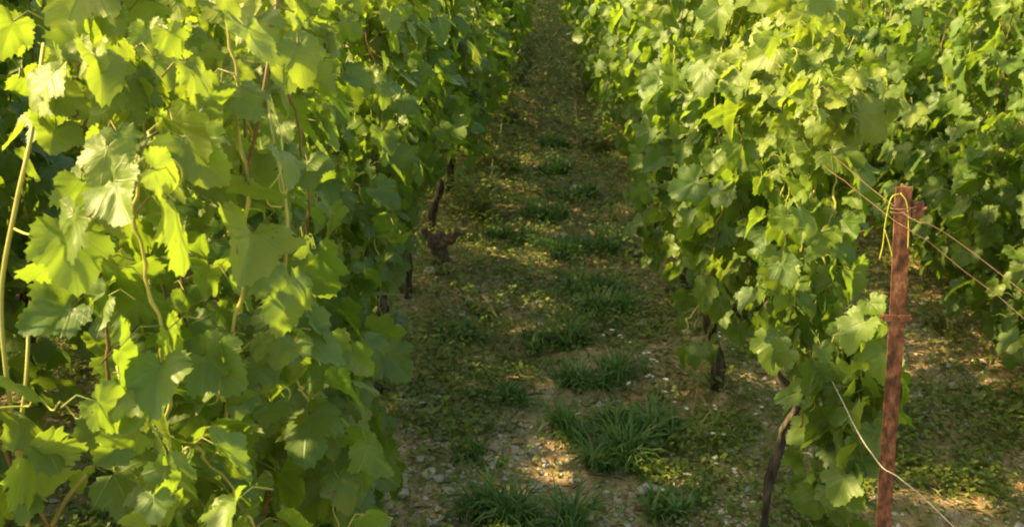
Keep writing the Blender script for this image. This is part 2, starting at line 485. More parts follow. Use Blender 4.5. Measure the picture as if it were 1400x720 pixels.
def make_vine(seed, res, height=1.5, low=0.32, halfw=0.16, shoots=13, ylo=-0.52, yhi=0.52, size=0.083, extra=1.0, trunk='plain', endface=0, skirt=None, clear=None):
    """returns dict part name -> list of MBs (local coordinates, base at the foot)"""
    rng = np.random.RandomState(seed)
    fo = MB(); leaves = []; pets = []
    canes = []; tend = []
    # trunk and its two short arms
    tm = MB()
    lean = rng.uniform(-0.06, 0.06, 2)
    hh = rng.uniform(0.40, 0.48)
    if trunk == 'crook':
        path = smooth_path([(-.012, 0, -0.06), (0.000, 0.0, 0.09), (-.004, -0.01, 0.20), (0.018, -0.01, 0.33), (0.022, -.02, .39), (0.050, -.03, 0.455), (0.034, -.03, 0.50), (-0.020, -.03, 0.57), (-0.03, 0.0, 0.66)], 26)
        path[:, 0] += 0.0
        rad = np.linspace(0.0135, 0.0115, 26)
    else:
        path = smooth_path([(0, 0, -0.06), (lean[0] * .3, lean[1] * .4, hh * 0.3), (lean[0] * 1.4, lean[1] * 1.3, hh * 0.65), (lean[0] * .8, lean[1], hh)], 20)
        rad = np.linspace(0.021, 0.017, 20); rad[:4] *= [1.6, 1.45, 1.25, 1.1]
    rad = rad * (1 + 0.22 * np.sin(np.linspace(0, 17, len(rad)) + seed)) * rng.uniform(0.9, 1.12)
    tube(tm, path, rad, 12 if res else 7, wob=0.27, rng=rng)
    top = path[-1]
    for s in ((-1, 1) if trunk != 'crook' else (1,)):
        arm = smooth_path([top, top + np.array([rng.uniform(-.02, .02), s * 0.12, 0.05]), top + np.array([0, s * 0.30, 0.02]), top + np.array([0, s * 0.46, 0.04])], 14)
        tube(tm, arm, np.linspace(0.015, 0.007, 14), 6, wob=0.15, rng=rng)
    nsh = shoots
    for s in range(nsh):
        y0 = ylo * 0.88 + (yhi - ylo) * 0.88 * (s + rng.uniform(0.1, 0.9)) / nsh
        x0 = rng.uniform(-0.03, 0.03)
        hang = rng.rand() < 0.22
        z0 = rng.uniform(0.38, 0.52) + (.14 if trunk == 'crook' else 0)
        zt = height * rng.uniform(0.88, 1.07)
        side = rng.choice([-1, 1])
        lx = side * rng.uniform(0.0, halfw * 1.1)
        ly = rng.uniform(-0.16, 0.16)
        if hang:
            zt = height * rng.uniform(0.6, 0.85)
            cp = [(x0, y0, z0), (x0 + lx * .6, y0 + ly * .5, z0 + (zt - z0) * .55), (x0 + side * halfw * 1.0, y0 + ly, zt),
                  (x0 + side * halfw * 1.6, y0 + ly * 1.6, zt - 0.16), (x0 + side * halfw * 1.75, y0 + ly * 2, zt - 0.42)]
        else:
            cp = [(x0, y0, z0), (x0 + lx * .5, y0 + ly * .3, z0 + (zt - z0) * .35), (x0 + lx, y0 + ly * .7, z0 + (zt - z0) * .7),
                  (x0 + lx * rng.uniform(.3, 1.1), y0 + ly, zt), (x0 + lx * 1.2 + rng.uniform(-.06, .06), y0 + ly * 1.2 + rng.uniform(-.1, .1), zt + rng.uniform(-.04, .12))]
        n = 26
        p = smooth_path(cp, n)
        p = p + np.stack([np.convolve(rng.normal(0, .006, n), [0.3, 0.4, 0.3], 'same') for _ in range(3)], 1)
        if trunk == 'crook':      # shoots at the row end are short
            bad = np.where((p[:, 2] > .80) & (p[:, 1] < -.24 - .2 * (1.0 - p[:, 2])))[0]
            if len(bad): p = p[:max(4, bad[0])]; n = len(p)
        cm = MB()
        if res == 2:      # zigzag between swollen nodes
            zz = smooth_path(p, n * 3); rd = np.linspace(0.0033, 0.0012, n * 3); rd[::3] *= 1.45
            zz[:, 0] += .003 * np.where((np.arange(n * 3) // 3) % 2 == 0, 1, -1)
            tube(cm, zz, rd, 7)
        else:
            tube(cm, p, np.linspace(0.0048, 0.0016, n), 4)
        canes.append((cm, rng.rand() < 0.35))
        sgn = 1
        for i in range(1, n):
            fr = i / (n - 1)
            sgn = -sgn
            xs = 1 if p[i][0] + rng.uniform(-0.05, 0.05) > 0 else -1
            if rng.rand() < 0.25: xs = -xs
            az = rng.normal(0, 0.75)
            out = np.array([xs * math.cos(az), math.sin(az), 0])
            if endface and rng.rand() < 0.35:
                out = norm([out[0] * .5, endface, 0])
            sz = size * rng.uniform(0.62, 1.25) * (1 - 0.45 * max(0, fr - 0.8) / 0.2)
            yo = np.clip((p[i][2] - height * 0.78) / (height * 0.3), 0, 1) * 0.75
            if i % 8 == 0 and rng.rand() < 0.12: continue
            lf, pt = leaf_on(rng, p[i], out, sz, yo, fr > 0.9)
            leaves.append(lf); pets.append(pt)
            k = rng.poisson(0.62 * extra)
            for _ in range(k):
                o2 = norm([out[0] + rng.normal(0, .5), out[1] + rng.normal(0, .7), 0])
                lf, pt = leaf_on(rng, p[i] + rng.normal(0, 0.05, 3), o2, size * rng.uniform(0.42, 0.8), yo * 0.8 + .15 * rng.rand(), False)
                leaves.append(lf); pets.append(pt)
            if res == 2 and fr > 0.35 and rng.rand() < 0.05:
                tend.append((p[i].copy(), out.copy()))
    # low skirt
    for _ in range(int(30 * extra * (1 if low > .25 else 2.2))):
        xs = rng.choice([-1, 1])
        P0 = np.array([xs * rng.uniform(0.0, halfw), rng.uniform(ylo, yhi), rng.uniform(low, 0.55)])
        az = rng.normal(0, 0.8)
        lf, pt = leaf_on(rng, P0, np.array([xs * math.cos(az), math.sin(az), 0]), size * rng.uniform(.6, 1.05), 0, False)
        leaves.append(lf); pets.append(pt)
    def keep(l):
        if l[0][2] - 0.6 * l[3] <= low * 0.8: return False
        if clear and l[0][1] > clear[0] and l[0][2] < clear[1]: return False
        # low leaves hang only on the near side of the crooked trunk
        if trunk == 'crook' and not (l[0][2] > (0.62 if l[0][0] > -.04 else .70) or (l[0][1] < -0.17 and 0.02 < l[0][0] < .17)): return False
        return True
    if skirt:
        for _ in range(skirt[0]):
            P0 = np.array([rng.uniform(skirt[1], skirt[2]), rng.uniform(skirt[3], skirt[4]), rng.uniform(skirt[5], skirt[6])])
            az = rng.normal(-.3, .8)
            if skirt[1] < 0: az = rng.choice([0, PI]) + rng.normal(0, .8)
            lf, pt = leaf_on(rng, P0 - np.array([.06, 0, 0]), np.array([math.cos(az), math.sin(az), 0]), size * rng.uniform(.6, 1.25), .05, False)
            leaves.append(lf); pets.append(pt)
    if trunk == 'crook':
        for _ in range(150):
            P0 = np.array([rng.uniform(.03, .13), rng.uniform(-.42, -.19), rng.uniform(.16, .85)])
            az = rng.normal(-1.3, 1.1)
            lf, pt = leaf_on(rng, P0, np.array([math.cos(az), math.sin(az), 0]), size * rng.uniform(.6, 1.15), .1, False)
            leaves.append(lf); pets.append(pt)
    kp = [keep(l) for l in leaves]
    leaves = [l for l, k in zip(leaves, kp) if k]; pets = [q_ for q_, k in zip(pets, kp) if k]
    place_leaves(fo, leaves, res, rng)
    if res >= 1:
        for (a, b, d) in pets:
            mid = (a + b) / 2 + np.array([0, 0, 0.012])
            tube(fo, [a, mid, b], [0.0013, 0.0010, 0.0009], 4 if res == 2 else 3, mi=1, cap=False)
    tms = []
    for P, out in tend:
        k = 26; t = np.linspace(0, 1, k)
        L_ = rng.uniform(0.08, 0.16); turns = rng.uniform(1, 2.5); rc = 0.008
        a = norm(np.array([out[0], out[1], rng.uniform(-.8, .5)]))
        sidev = norm(np.cross(a, [0.1, 0.2, 1])); upv = np.cross(sidev, a)
        ang = np.clip(t - .45, 0, 1) / .55 * turns * 2 * PI
        pts = P + a * (L_ * (t - 0.25 * np.clip(t - .5, 0, 1)))[:, None] + sidev * (rc * np.sin(ang))[:, None] + upv * (rc * (1 - np.cos(ang)) - 0.05 * t ** 2)[:, None]
        tb = MB(); tube(tb, pts, np.linspace(0.0017, 0.0009, k), 5); tms.append(tb)
    return dict(trunk=tm, foliage=fo, canes=canes, tendrils=tms)

def build_vine(V, canes=True):
    root = empty('grapevine')
    V['trunk'].build('trunk', M['bark'], root)
    V['foliage'].build('foliage', [M['leaf'], M['petiole']], root)
    if canes:
        for cm, red in V['canes']:
            cm.build('cane', M['cane_red'] if red else M['cane_green'], root)
    for tb in V['tendrils']: tb.build('tendril', M['tendril'], root)
    return root
def copy_tree(o, parent=None):
    c = o.copy(); COL.objects.link(c); c.parent = parent
    for ch in list(o.children): copy_tree(ch, c)
    return c

ORD = ['first', 'second', 'third', 'fourth', 'fifth', 'sixth', 'seventh', 'eighth', 'ninth', 'tenth', 'eleventh', 'twelfth', 'thirteenth',
       'fourteenth', 'fifteenth', 'sixteenth', 'seventeenth', 'eighteenth', 'nineteenth', 'twentieth', 'twenty-first', 'twenty-second', 'twenty-third', 'twenty-fourth', 'twenty-fifth', 'twenty-sixth']
SP = 0.97
prot = random.Random(5)
MID = []; LOW = []
used = set()
def proto(kind, k):
    lst = MID if kind == 'mid' else LOW
    k = min(k, len(lst))
    while len(lst) <= k:
        i = len(lst)
        V = make_vine(100 + i + (50 if kind == 'low' else 0), 1 if kind == 'mid' else 0, shoots=14, extra=1.6 if kind == 'mid' else 2.1, low=.30 if kind == 'mid' else .16, halfw=.16 if kind == 'mid' else .19, height=1.5 if kind == 'mid' else 1.54)
        lst.append(build_vine(V, canes=(kind == 'mid')))
    o = lst[k]
    if (kind, k) in used: return copy_tree(o)
    used.add((kind, k)); return o

NEAR = {
 ('left1', 0): dict(seed=11, res=2, height=1.56, low=0.20, halfw=0.13, shoots=19, ylo=-0.50, yhi=0.5, size=0.077, extra=1.9, skirt=(90, .0, .22, 0, .5, .18, .7), endface=-1),
 ('left1', 1): dict(seed=12, res=2, height=1.54, low=0.24, skirt=(190, .0, .24, -.5, -.02, .28, .85), clear=(-.02, .55), halfw=0.10, shoots=16, size=0.079, extra=1.5),
 ('left1', 2): dict(seed=13, res=2, height=1.5, low=0.62, halfw=.11, shoots=15, extra=1.6),
 ('right1', 0): dict(seed=21, res=2, height=1.33, low=0.18, halfw=0.09, shoots=13, ylo=-0.36, yhi=0.5, size=0.078, extra=1.9, trunk='crook', endface=-1),
 ('right1', 1): dict(seed=22, res=2, height=1.50, low=0.33, shoots=14, size=0.083, extra=1.6),
 ('right1', 2): dict(seed=23, res=2, height=1.5, low=0.34, shoots=14, size=0.083, extra=1.6),
 ('right2', 1): dict(seed=31, res=2, skirt=(220, -.2, .2, -.5, .5, .12, .75), height=1.55, low=0.16, shoots=14, extra=1.6),
 ('right2', 2): dict(seed=32, res=2, skirt=(220, -.2, .2, -.5, .5, .12, .75), height=1.55, low=0.14, shoots=14, extra=1.3),
 ('right2', 3): dict(seed=33, res=1, skirt=(220, -.2, .2, -.5, .5, .12, .75), height=1.55, low=0.14, shoots=14, extra=1.3),
}
NEAR[('left1', 3)] = dict(seed=14, res=1, height=1.5, low=0.64, halfw=.12, shoots=15, extra=1.6)
NEAR[('left1', 4)] = dict(seed=15, res=1, height=1.5, low=0.60, halfw=.13, shoots=15, extra=1.6)
for i_ in range(4, 9): NEAR[('right2', i_)] = dict(seed=60 + i_, res=1 if i_ < 6 else 0, height=1.55, low=.12, shoots=14, extra=1.4, skirt=(200, -.2, .2, -.5, .5, .12, .75))
NEAR[('right2', 0)] = dict(seed=59, res=1, height=1.55, low=.12, shoots=14, extra=1.4, skirt=(160, -.2, .2, -.5, .5, .12, .75))
for i_ in range(4): NEAR[('left2', i_)] = dict(seed=40 + i_, res=1 if i_ < 2 else 0, height=1.66, low=0.12, halfw=.2, shoots=18, size=.105, extra=1.6)
rows = [
 # key, x, first foot, far limit, how the label names the row
 ('left1', LEFT[0], 1.50, 26.0, 'in the row left of the path', 1),
 ('left2', LEFT[1], 1.30, 21.0, 'in the second row left of the path', 2),
 ('left3', LEFT[2], 1.10, 14.0, 'in the third row left of the path', 3),
 ('right1', RIGHT[0], 2.53, 26.0, 'in the row right of the path', 1),
 ('right2', RIGHT[1], 2.60, 21.0, 'in the second row right of the path', 2),
 ('right3', RIGHT[2], 2.70, 14.0, 'in the third row right of the path', 3),
 ('right4', RIGHT[3], 3.2, 12.0, 'in the fourth row right of the path', 4),
]
SPECIAL = {
 ('left1', 0): 'nearest grapevine on the left, big backlit leaves filling the left edge',
 ('left1', 1): 'leafy grapevine just behind the nearest one on the left, its thin trunk showing low down',
 ('right1', 0): 'first grapevine right of the path, crooked grey trunk beside the rusty iron post',
 ('right1', 1): 'second grapevine right of the path, sunlit leaves behind the crooked-trunk vine',
}
for key, x, y0, ymax, desc, rank in rows:
    i = 0; y = y0
    while y < ymax:
        if (key, i) in NEAR:
            root = build_vine(make_vine(**NEAR[(key, i)]))
            root.location = (x - (.03 if (key, i) == ('right1', 0) else .05 if key == 'left1' and 0 < i < 5 else 0), y, gz(x, y))
        else:
            mid = (y < 7.5 and rank == 1) or (rank == 2 and key == 'right2' and y < 7) or (key == 'left2' and y < 4)
            root = proto('mid' if mid else 'low', prot.randrange(5 if mid else 6))
            root.location = (x + prot.uniform(-.03, .03), y, gz(x, y))
            s = prot.uniform(0.95, 1.06)
            root.scale = (s * prot.uniform(.9, 1.15), 1.0, s)
            root.rotation_euler = (0, 0, prot.choice([0, PI]) + prot.uniform(-.06, .06))
        lab = SPECIAL.get((key, i), '%s grapevine from the near end %s' % (ORD[i], desc))
        tag(root, lab, 'grapevine', 'grapevines planted in rows')
        i += 1; y += SP * prot.uniform(0.95, 1.05)

nearest = [o for o in bpy.data.objects if o.get('label') == SPECIAL[('left1', 0)]][0]
def detail(name, ctrl, r0, r1, mat, n=40):
    """ctrl: world points; becomes a part of the nearest left vine"""
    c = np.array(ctrl) - np.array(nearest.location)
    m = MB(); tube(m, smooth_path(c, n), np.linspace(r0, r1, n), 7); m.build(name, mat, nearest)
D = lambda *l: [ray_at(px, py, d) for px, py, d in l]
detail('tendril', D((369, 130, 1.50), (385, 190, 1.42), (383, 235, 1.38), (366, 262, 1.37), (368, 280, 1.38), (385, 283, 1.40)), .0013, .0008, M['tendril'])
detail('tendril', D((384, 190, 1.42), (391, 235, 1.37), (392, 262, 1.36), (384, 262, 1.37), (380, 240, 1.38)), .0012, .0007, M['tendril'])
detail('tendril', D((18, 312, 1.30), (38, 320, 1.27), (58, 318, 1.26), (64, 308, 1.27), (54, 305, 1.28)), .0016, .0009, M['tendril'])
detail('cane', D((386, 420, 1.62), (392, 330, 1.45), (391, 280, 1.42), (372, 180, 1.44), (366, 130, 1.50)), .0026, .0020, M['cane_green'])
detail('cane', D((335, 240, 1.50), (352, 170, 1.42), (366, 90, 1.40), (371, 45, 1.42), (378, 0, 1.44), (372, -60, 1.5)), .0026, .0022, M['cane_red'])
detail('cane', D((42, 740, 1.42), (30, 660, 1.36), (10, 520, 1.30), (2, 400, 1.27), (22, 280, 1.24), (44, 180, 1.24), (60, 60, 1.3)), .0034, .0026, M['cane_green'])
detail('cane', D((30, 640, 1.45), (28, 590, 1.42), (36, 520, 1.40), (40, 440, 1.42)), .0036, .0028, M['cane_green'])
detail('cane', D((183, 625, 1.46), (182, 590, 1.40), (196, 540, 1.38), (205, 480, 1.42)), .0034, .0026, M['cane_green'])
detail('cane', D((182, 592, 1.40), (172, 555, 1.40), (160, 500, 1.45)), .0028, .0022, M['cane_green'])
detail('cane', D((70, 720, 1.34), (92, 680, 1.30), (120, 648, 1.30)), .0032, .0026, M['petiole'])

# ------------------------------------------------------------------ rusty iron post at the end of the right row
PX, PY, PH = 0.70, 1.97, 1.19
lean = R(-3.5)
post = empty('iron_post', (PX + 0.085, PY, gz(PX, PY)))
post.rotation_euler = (0, lean, R(-9))
tag(post, 'rusty iron post standing at the near end of the vine row right of the path', 'post')
pb = MB()
prng = np.random.RandomState(8)
# rolled T section: rounded flange facing the camera, web behind; slight dents along the length
prof = [(-.0185, -.0022), (-.0175, -.0045), (.0175, -.0045), (.0185, -.0022), (.0180, .0005), (.0032, .0022), (.0024, .026), (-.0024, .026), (-.0032, .0022), (-.0180, .0005)]
zs = np.linspace(-0.2, PH, 60)
vv = []
for z in zs:
    dx = 0.0012 * math.sin(z * 9) + prng.uniform(-.0004, .0004)
    for (a, b) in prof: vv.append((a * .86 * (1 + prng.uniform(-.03, .03)) + dx, b + prng.uniform(-.0003, .0003), z))
k = len(prof)
i0 = np.arange(len(zs) - 1)[:, None] * k; k0 = np.arange(k)[None, :]; k1 = (k0 + 1) % k
pb.add(vv, [np.stack([i0 + k0, i0 + k1, i0 + k + k1, i0 + k + k0], -1).reshape(-1, 4), (np.arange(k) + (len(zs) - 1) * k)[None, :]])
pb.build('shaft', M['rust'], post, smooth=False)
cb = MB()   # clip band across the flange with folded ears
box(cb, (0, -.0065, 0.915), (.050, .003, .013)); box(cb, (-.0255, .001, .914), (.003, .018, .014)); box(cb, (.0255, .001, .916), (.003, .018, .012))
tube(cb, [(-.036, -.005, .917), (-.026, -.006, .916)], .003, 6); tube(cb, [(.026, -.006, .915), (.038, -.002, .911)], .0032, 6)
cb.build('clip_band', M['rust'], post, smooth=False)
nb = MB(); tube(nb, [(0.004, -.0075, .917), (0.004, -.0125, .917)], .0042, 6); nb.build('bolt', M['rust'], post, smooth=False)
hb = MB(); box(hb, (0.028, .006, PH - .048), (.022, .014, .034)); tube(hb, [(.034, .004, PH - .05), (.046, -.002, PH - .043)], .004, 6)
hb.build('hook_lug', M['rust'], post, smooth=False)
wb = MB()
t = np.linspace(0, 1, 46)
wb_pts = np.stack([.0235 * np.cos(t * 2 * PI * 2.5) * 1.0, -.002 + .016 * np.sin(t * 2 * PI * 2.5), PH - .055 + .02 * t], -1)
tube(wb, wb_pts, .0013, 5); wb.build('wire_wrap', M['wire_rust'], post)
sb = MB()
for j, cp in enumerate([[(-.010, -.008, PH - .012), (-.026, -.014, PH - .02), (-.034, -.014, PH - .07), (-.036, -.012, PH - .115), (-.041, -.01, PH - .148)],
           [(-.034, -.014, PH - .085), (-.024, -.014, PH - .115), (-.017, -.014, PH - .140)],
           [(-.008, -.010, PH - .010), (.004, -.014, PH - .03), (.010, -.012, PH - .075), (.012, -.011, PH - .125)]]):
    s1 = MB(); tube(s1, smooth_path(cp, 22), .0010, 6)
    s1.build('plastic_tie', M['tendril'], post)

# ------------------------------------------------------------------ wires
def wire(name, pts, r, mat, label, sag=0.0, wob=0.0, seed=0):
    rn = np.random.RandomState(seed)
    p = smooth_path(pts, 60)
    p = p + rn.normal(0, wob, p.shape)
    m = MB(); tube(m, p, r, 5)
    o = m.build(name, mat); tag(o, label, 'wire')
    return o
gzp = gz(PX, PY)
topz = gzp + PH
a1 = (1.05, 1.62, topz - .225); 
wire('trellis_wire', [(0.68, 12.5, topz - .0), (0.68, 6.5, topz + .015), (0.675, 3.4, topz - .01), (0.69, 2.55, topz - .035), (PX + .01, PY - .01, topz - .05), (0.93, 1.73, topz - .185), (2.3, 0.38, gz(2.3, .38) - .02)], .0009, M['wire_rust'],
     'upper rusty trellis wire running over the post top and down to the right', 0, .0006, 1)
wire('trellis_wire', [(0.62, 12.5, topz - .03), (0.63, 6.5, topz - .02), (0.64, 3.4, topz - .03), (0.655, 2.55, topz - .05), (PX - .01, PY + .01, topz - .062), (0.93, 1.74, topz - .232), (2.22, 0.42, gz(2.22, .42) - .02)], .0008, M['wire_rust'],
     'lower of the two rusty wires tied below the post top', 0, .0008, 2)
wire('trellis_wire', [(0.67, 12.5, .78), (0.67, 6.5, .79), (0.67, 3.4, .77), (0.675, 2.30, .735), (PX + .014, PY - .012, .655), (0.85, 1.83, .565), (1.55, 1.2, gz(1.55, 1.2) - .02)], .0012, M['wire_pale'],
     'pale lower trellis wire crossing in front of the post near the foot', 0, .0005, 3)
for rx, z in ((LEFT[0], .78), (LEFT[0], 1.2)):
    wire('trellis_wire', [(rx, 1.2, z), (rx, 6, z + .01), (rx, 13, z), (rx, 25, z)], .0014, M['wire_rust'],
         ('low' if z < 1 else 'high') + ' rusty wire hidden among the leaves of the row left of the path', 0, .0004, 4)
# ------------------------------------------------------------------ grass tufts down the middle of the path
def blades(mb, rng, n, radius, length, width, spread=1.0, dead=0.06, segs=5, flat=1.0):
    cl = [(rng.uniform(-1, 1) * radius * .75, rng.uniform(-1, 1) * radius * .45, rng.uniform(.5, 1)) for _ in range(7)]
    for _ in range(n):
        cx, cy, cs = cl[rng.randint(7)]
        a = rng.uniform(0, 2 * PI); rr = radius * .22 * rng.uniform(0, 1)
        x0, y0 = cx + rr * math.cos(a), cy + rr * math.sin(a)
        b = a + rng.normal(0, 0.7)
        L_ = length * cs * rng.uniform(0.45, 1.2); wd = width * rng.uniform(0.6, 1.2)
        bend = rng.uniform(0.3, 1.25) * spread
        d = np.array([math.cos(b), math.sin(b)]); side = np.array([-d[1], d[0], 0])
        t = np.linspace(0, 1, segs)
        ang = R(82) - bend * t * 1.5
        hx = np.concatenate([[0], np.cumsum(np.cos(ang[:-1]) * L_ / (segs - 1))]); hz = np.concatenate([[0], np.cumsum(np.sin(ang[:-1]) * L_ / (segs - 1))])
        hz = np.maximum(hz, 0.004 * t) * flat
        c = np.stack([x0 + d[0] * hx, y0 + d[1] * hx, hz - 0.01], -1)
        wv = wd * (1 - t ** 2.2) * 0.5 + 0.0003
        tw = rng.uniform(-.5, .5)
        sv = side[None, :] * math.cos(tw) + np.array([0, 0, 1]) * math.sin(tw)
        v = np.concatenate([c - sv * wv[:, None], c + sv * wv[:, None]])
        i = np.arange(segs - 1)
        f = np.stack([i, i + 1, i + 1 + segs, i + segs], -1)
        mb.add(v, [f], col=(rng.rand(), float(rng.rand() < dead) * rng.uniform(.5, 1) + rng.rand() * .12, 0, 1))
TUFTS = [
 # px, py, radius, length, n, label
 (790, 348, .26, .20, 240, 'wide dark grass tuft across the path, level with the dead vine stump'),
 (752, 475, .15, .16, 170, 'dark grass tuft on the path, below and left of the leaning straw stalk'),
 (818, 520, .17, .20, 190, 'bright green grass tuft in mid path, third up from the bottom of the photo'),
 (815, 592, .16, .19, 200, 'dark grass tuft on the path joined to the one just nearer'),
 (858, 636, .13, .16, 200, 'dense dark grass tuft on the path, second nearest, beside white pebbles'),
 (712, 712, .17, .20, 220, 'nearest grass tuft, at the bottom edge of the photo in mid path'),
 (800, 398, .15, .16, 140, 'loose grass tuft right behind the two bright arching blades'),
 (815, 432, .15, .17, 150, 'soft grass tuft between the wide dark tuft and the mid path tufts'),
 (748, 300, .17, .17, 140, 'low grass tuft just past the wide dark tuft'),
 (790, 272, .16, .16, 120, 'small shaded grass tuft in the narrowing path'),
 (738, 236, .20, .17, 120, 'shaded grass tuft farther up the path where it darkens'),
 (770, 196, .22, .18, 120, 'farthest grass tuft one can tell apart up the dark path'),
 (650, 628, .10, .10, 60, 'short thin grass tuft on stony soil near the bottom, nearest the left vines'),
 (690, 548, .10, .10, 60, 'small sparse tuft on bare soil left of the mid path tufts'),
 (620, 470, .10, .10, 60, 'small sparse tuft between the two round stones and the path middle'),
 (700, 330, .14, .14, 90, 'shaded tuft left of the wide dark tuft, towards the left row'),
 (930, 700, .11, .12, 70, 'sparse tuft at the bottom edge left of the crooked trunk'),
 (905, 600, .12, .15, 90, 'thin grass tuft among the small white flowers near the crooked trunk'),
]
for i, (px, py, rad, ln, n, lab) in enumerate(TUFTS):
    rng = np.random.RandomState(300 + i)
    x, y = ground_at(px, py)
    mb = MB(); blades(mb, rng, int(n * 2.4), rad * 1.25, ln * 1.15, 0.007 if i < 9 else .009, spread=1.7, dead=.07)
    o = mb.build('grass_tuft', M['grass'], loc=(x, y, gz(x, y)))
    tag(o, lab, 'grass tuft', 'grass tufts growing down the path')

# ------------------------------------------------------------------ dead stump, stalks, leafy weeds
sx_, sy_ = ground_at(588, 352)
sx_ = LEFT[0] + .10; sy_ -= .25
st = MB(); srng = np.random.RandomState(4)
p = smooth_path([(0, 0, -.05), (0.01, 0, .05), (-.01, .01, .12), (.015, 0, .19)], 12)
tube(st, p, np.array([.060, .062, .056, .05, .046, .05, .055, .06, .062, .058, .048, .02]) * .72, 14, wob=.30, rng=srng)
tube(st, smooth_path([(.02, -.01, .14), (.07, -.03, .17), (.10, -.03, .21)], 7), np.linspace(.03, .018, 7), 8, wob=.3, rng=srng)
tube(st, smooth_path([(-.02, -.01, .14), (-.06, -.02, .18), (-.07, -.03, .22)], 7), np.linspace(.03, .014, 7), 8, wob=.3, rng=srng)
o = st.build('vine_stump', M['knot'], smooth=False, loc=(sx_ - .05, sy_ - .05, gz(sx_, sy_)))
tag(o, 'gnarled brown dead vine stump at the foot of the left row', 'stump')
def stalk(name, px, py, h, lean_x, lean_y, mat, label, cat, r=.0014, seedhead=False, seed=0):
    x, y = ground_at(px, py)
    m = MB(); n = 14; t = np.linspace(0, 1, n)
    pts = np.stack([lean_x * t ** 1.5, lean_y * t ** 1.5, h * t - .01], -1)
    tube(m, pts, np.linspace(r, r * .5, n), 5)
    rn = np.random.RandomState(seed)
    if seedhead:
        for j in range(26):
            f = rn.uniform(.62, 1.0); c = np.array([lean_x * f ** 1.5, lean_y * f ** 1.5, h * f])
            d = norm(rn.normal(0, 1, 3) + [0, 0, .8]); s = rn.uniform(.006, .012)
            tube(m, [c, c + d * s, c + d * s * 1.8], [.0006, .0022, .0004], 4)
    else:
        for j in range(3):
            f = rn.uniform(.15, .6); c = np.array([lean_x * f ** 1.5, lean_y * f ** 1.5, h * f])
            d = norm([rn.normal(), rn.normal(), .9]); L_ = rn.uniform(.05, .1)
            tube(m, smooth_path([c, c + d * L_ * .6, c + d * L_ + np.array([0, 0, -.02])], 6), np.linspace(.0014, .0004, 6), 4, squash=.4)
    o = m.build(name, mat, loc=(x, y, gz(x, y))); tag(o, label, cat)
stalk('dry_stalk', 690, 455, .16, -.10, .08, M['straw'], 'bent dry stalk lying towards the bare soil left of the tufts', 'grass stalk', seed=1)
stalk('dry_stalk', 900, 400, .24, .01, 0, M['straw'], 'upright seed stalk at the edge of the right row', 'grass stalk', seedhead=True, seed=2)
stalk('dry_stalk', 945, 590, .34, .04, .04, M['straw'], 'tall pale seed stalk standing left of the crooked trunk', 'grass stalk', seedhead=True, seed=3)
stalk('dry_stalk', 950, 610, .22, .11, .05, M['straw'], 'straw stalk leaning right beside the tall seed stalk', 'grass stalk', seed=4)
stalk('dry_stalk', 1260, 535, .22, .06, .05, M['straw'], 'pale straw leaning right behind the iron post', 'grass stalk', seed=5)
stalk('dry_stalk', 757, 448, .20, .01, .03, M['straw'], 'thin arched pale stalk rising from the tuft left of centre', 'grass stalk', seed=6)
stalk('dry_stalk', 858, 388, .17, -.01, 0, M['tendril'], 'yellow green plantain spike right of the wide dark tuft', 'grass stalk', seedhead=True, seed=7, r=.002)
stalk('dry_stalk', 565, 545, .20, .04, -.02, M['straw'], 'short curved pale stalk near the two round stones', 'grass stalk', seed=8)

for j_, (px, py, hh_, lab) in enumerate([(672, 250, .55, 'tall pale seed stalk nearest the camera at the left row edge, past the stump'), (684, 205, .62, 'second tall pale seed stalk along the left row edge'),
      (694, 168, .7, 'third tall pale seed stalk along the left row edge, in the dark stretch'), (700, 140, .75, 'fourth tall pale seed stalk along the left row edge'), (708, 112, .8, 'farthest tall pale seed stalk along the left row edge')]):
    stalk('seed_stalk', px, py, hh_, .06, .05, M['straw'], lab, 'grass stalk', r=.003, seedhead=True, seed=30 + j_)

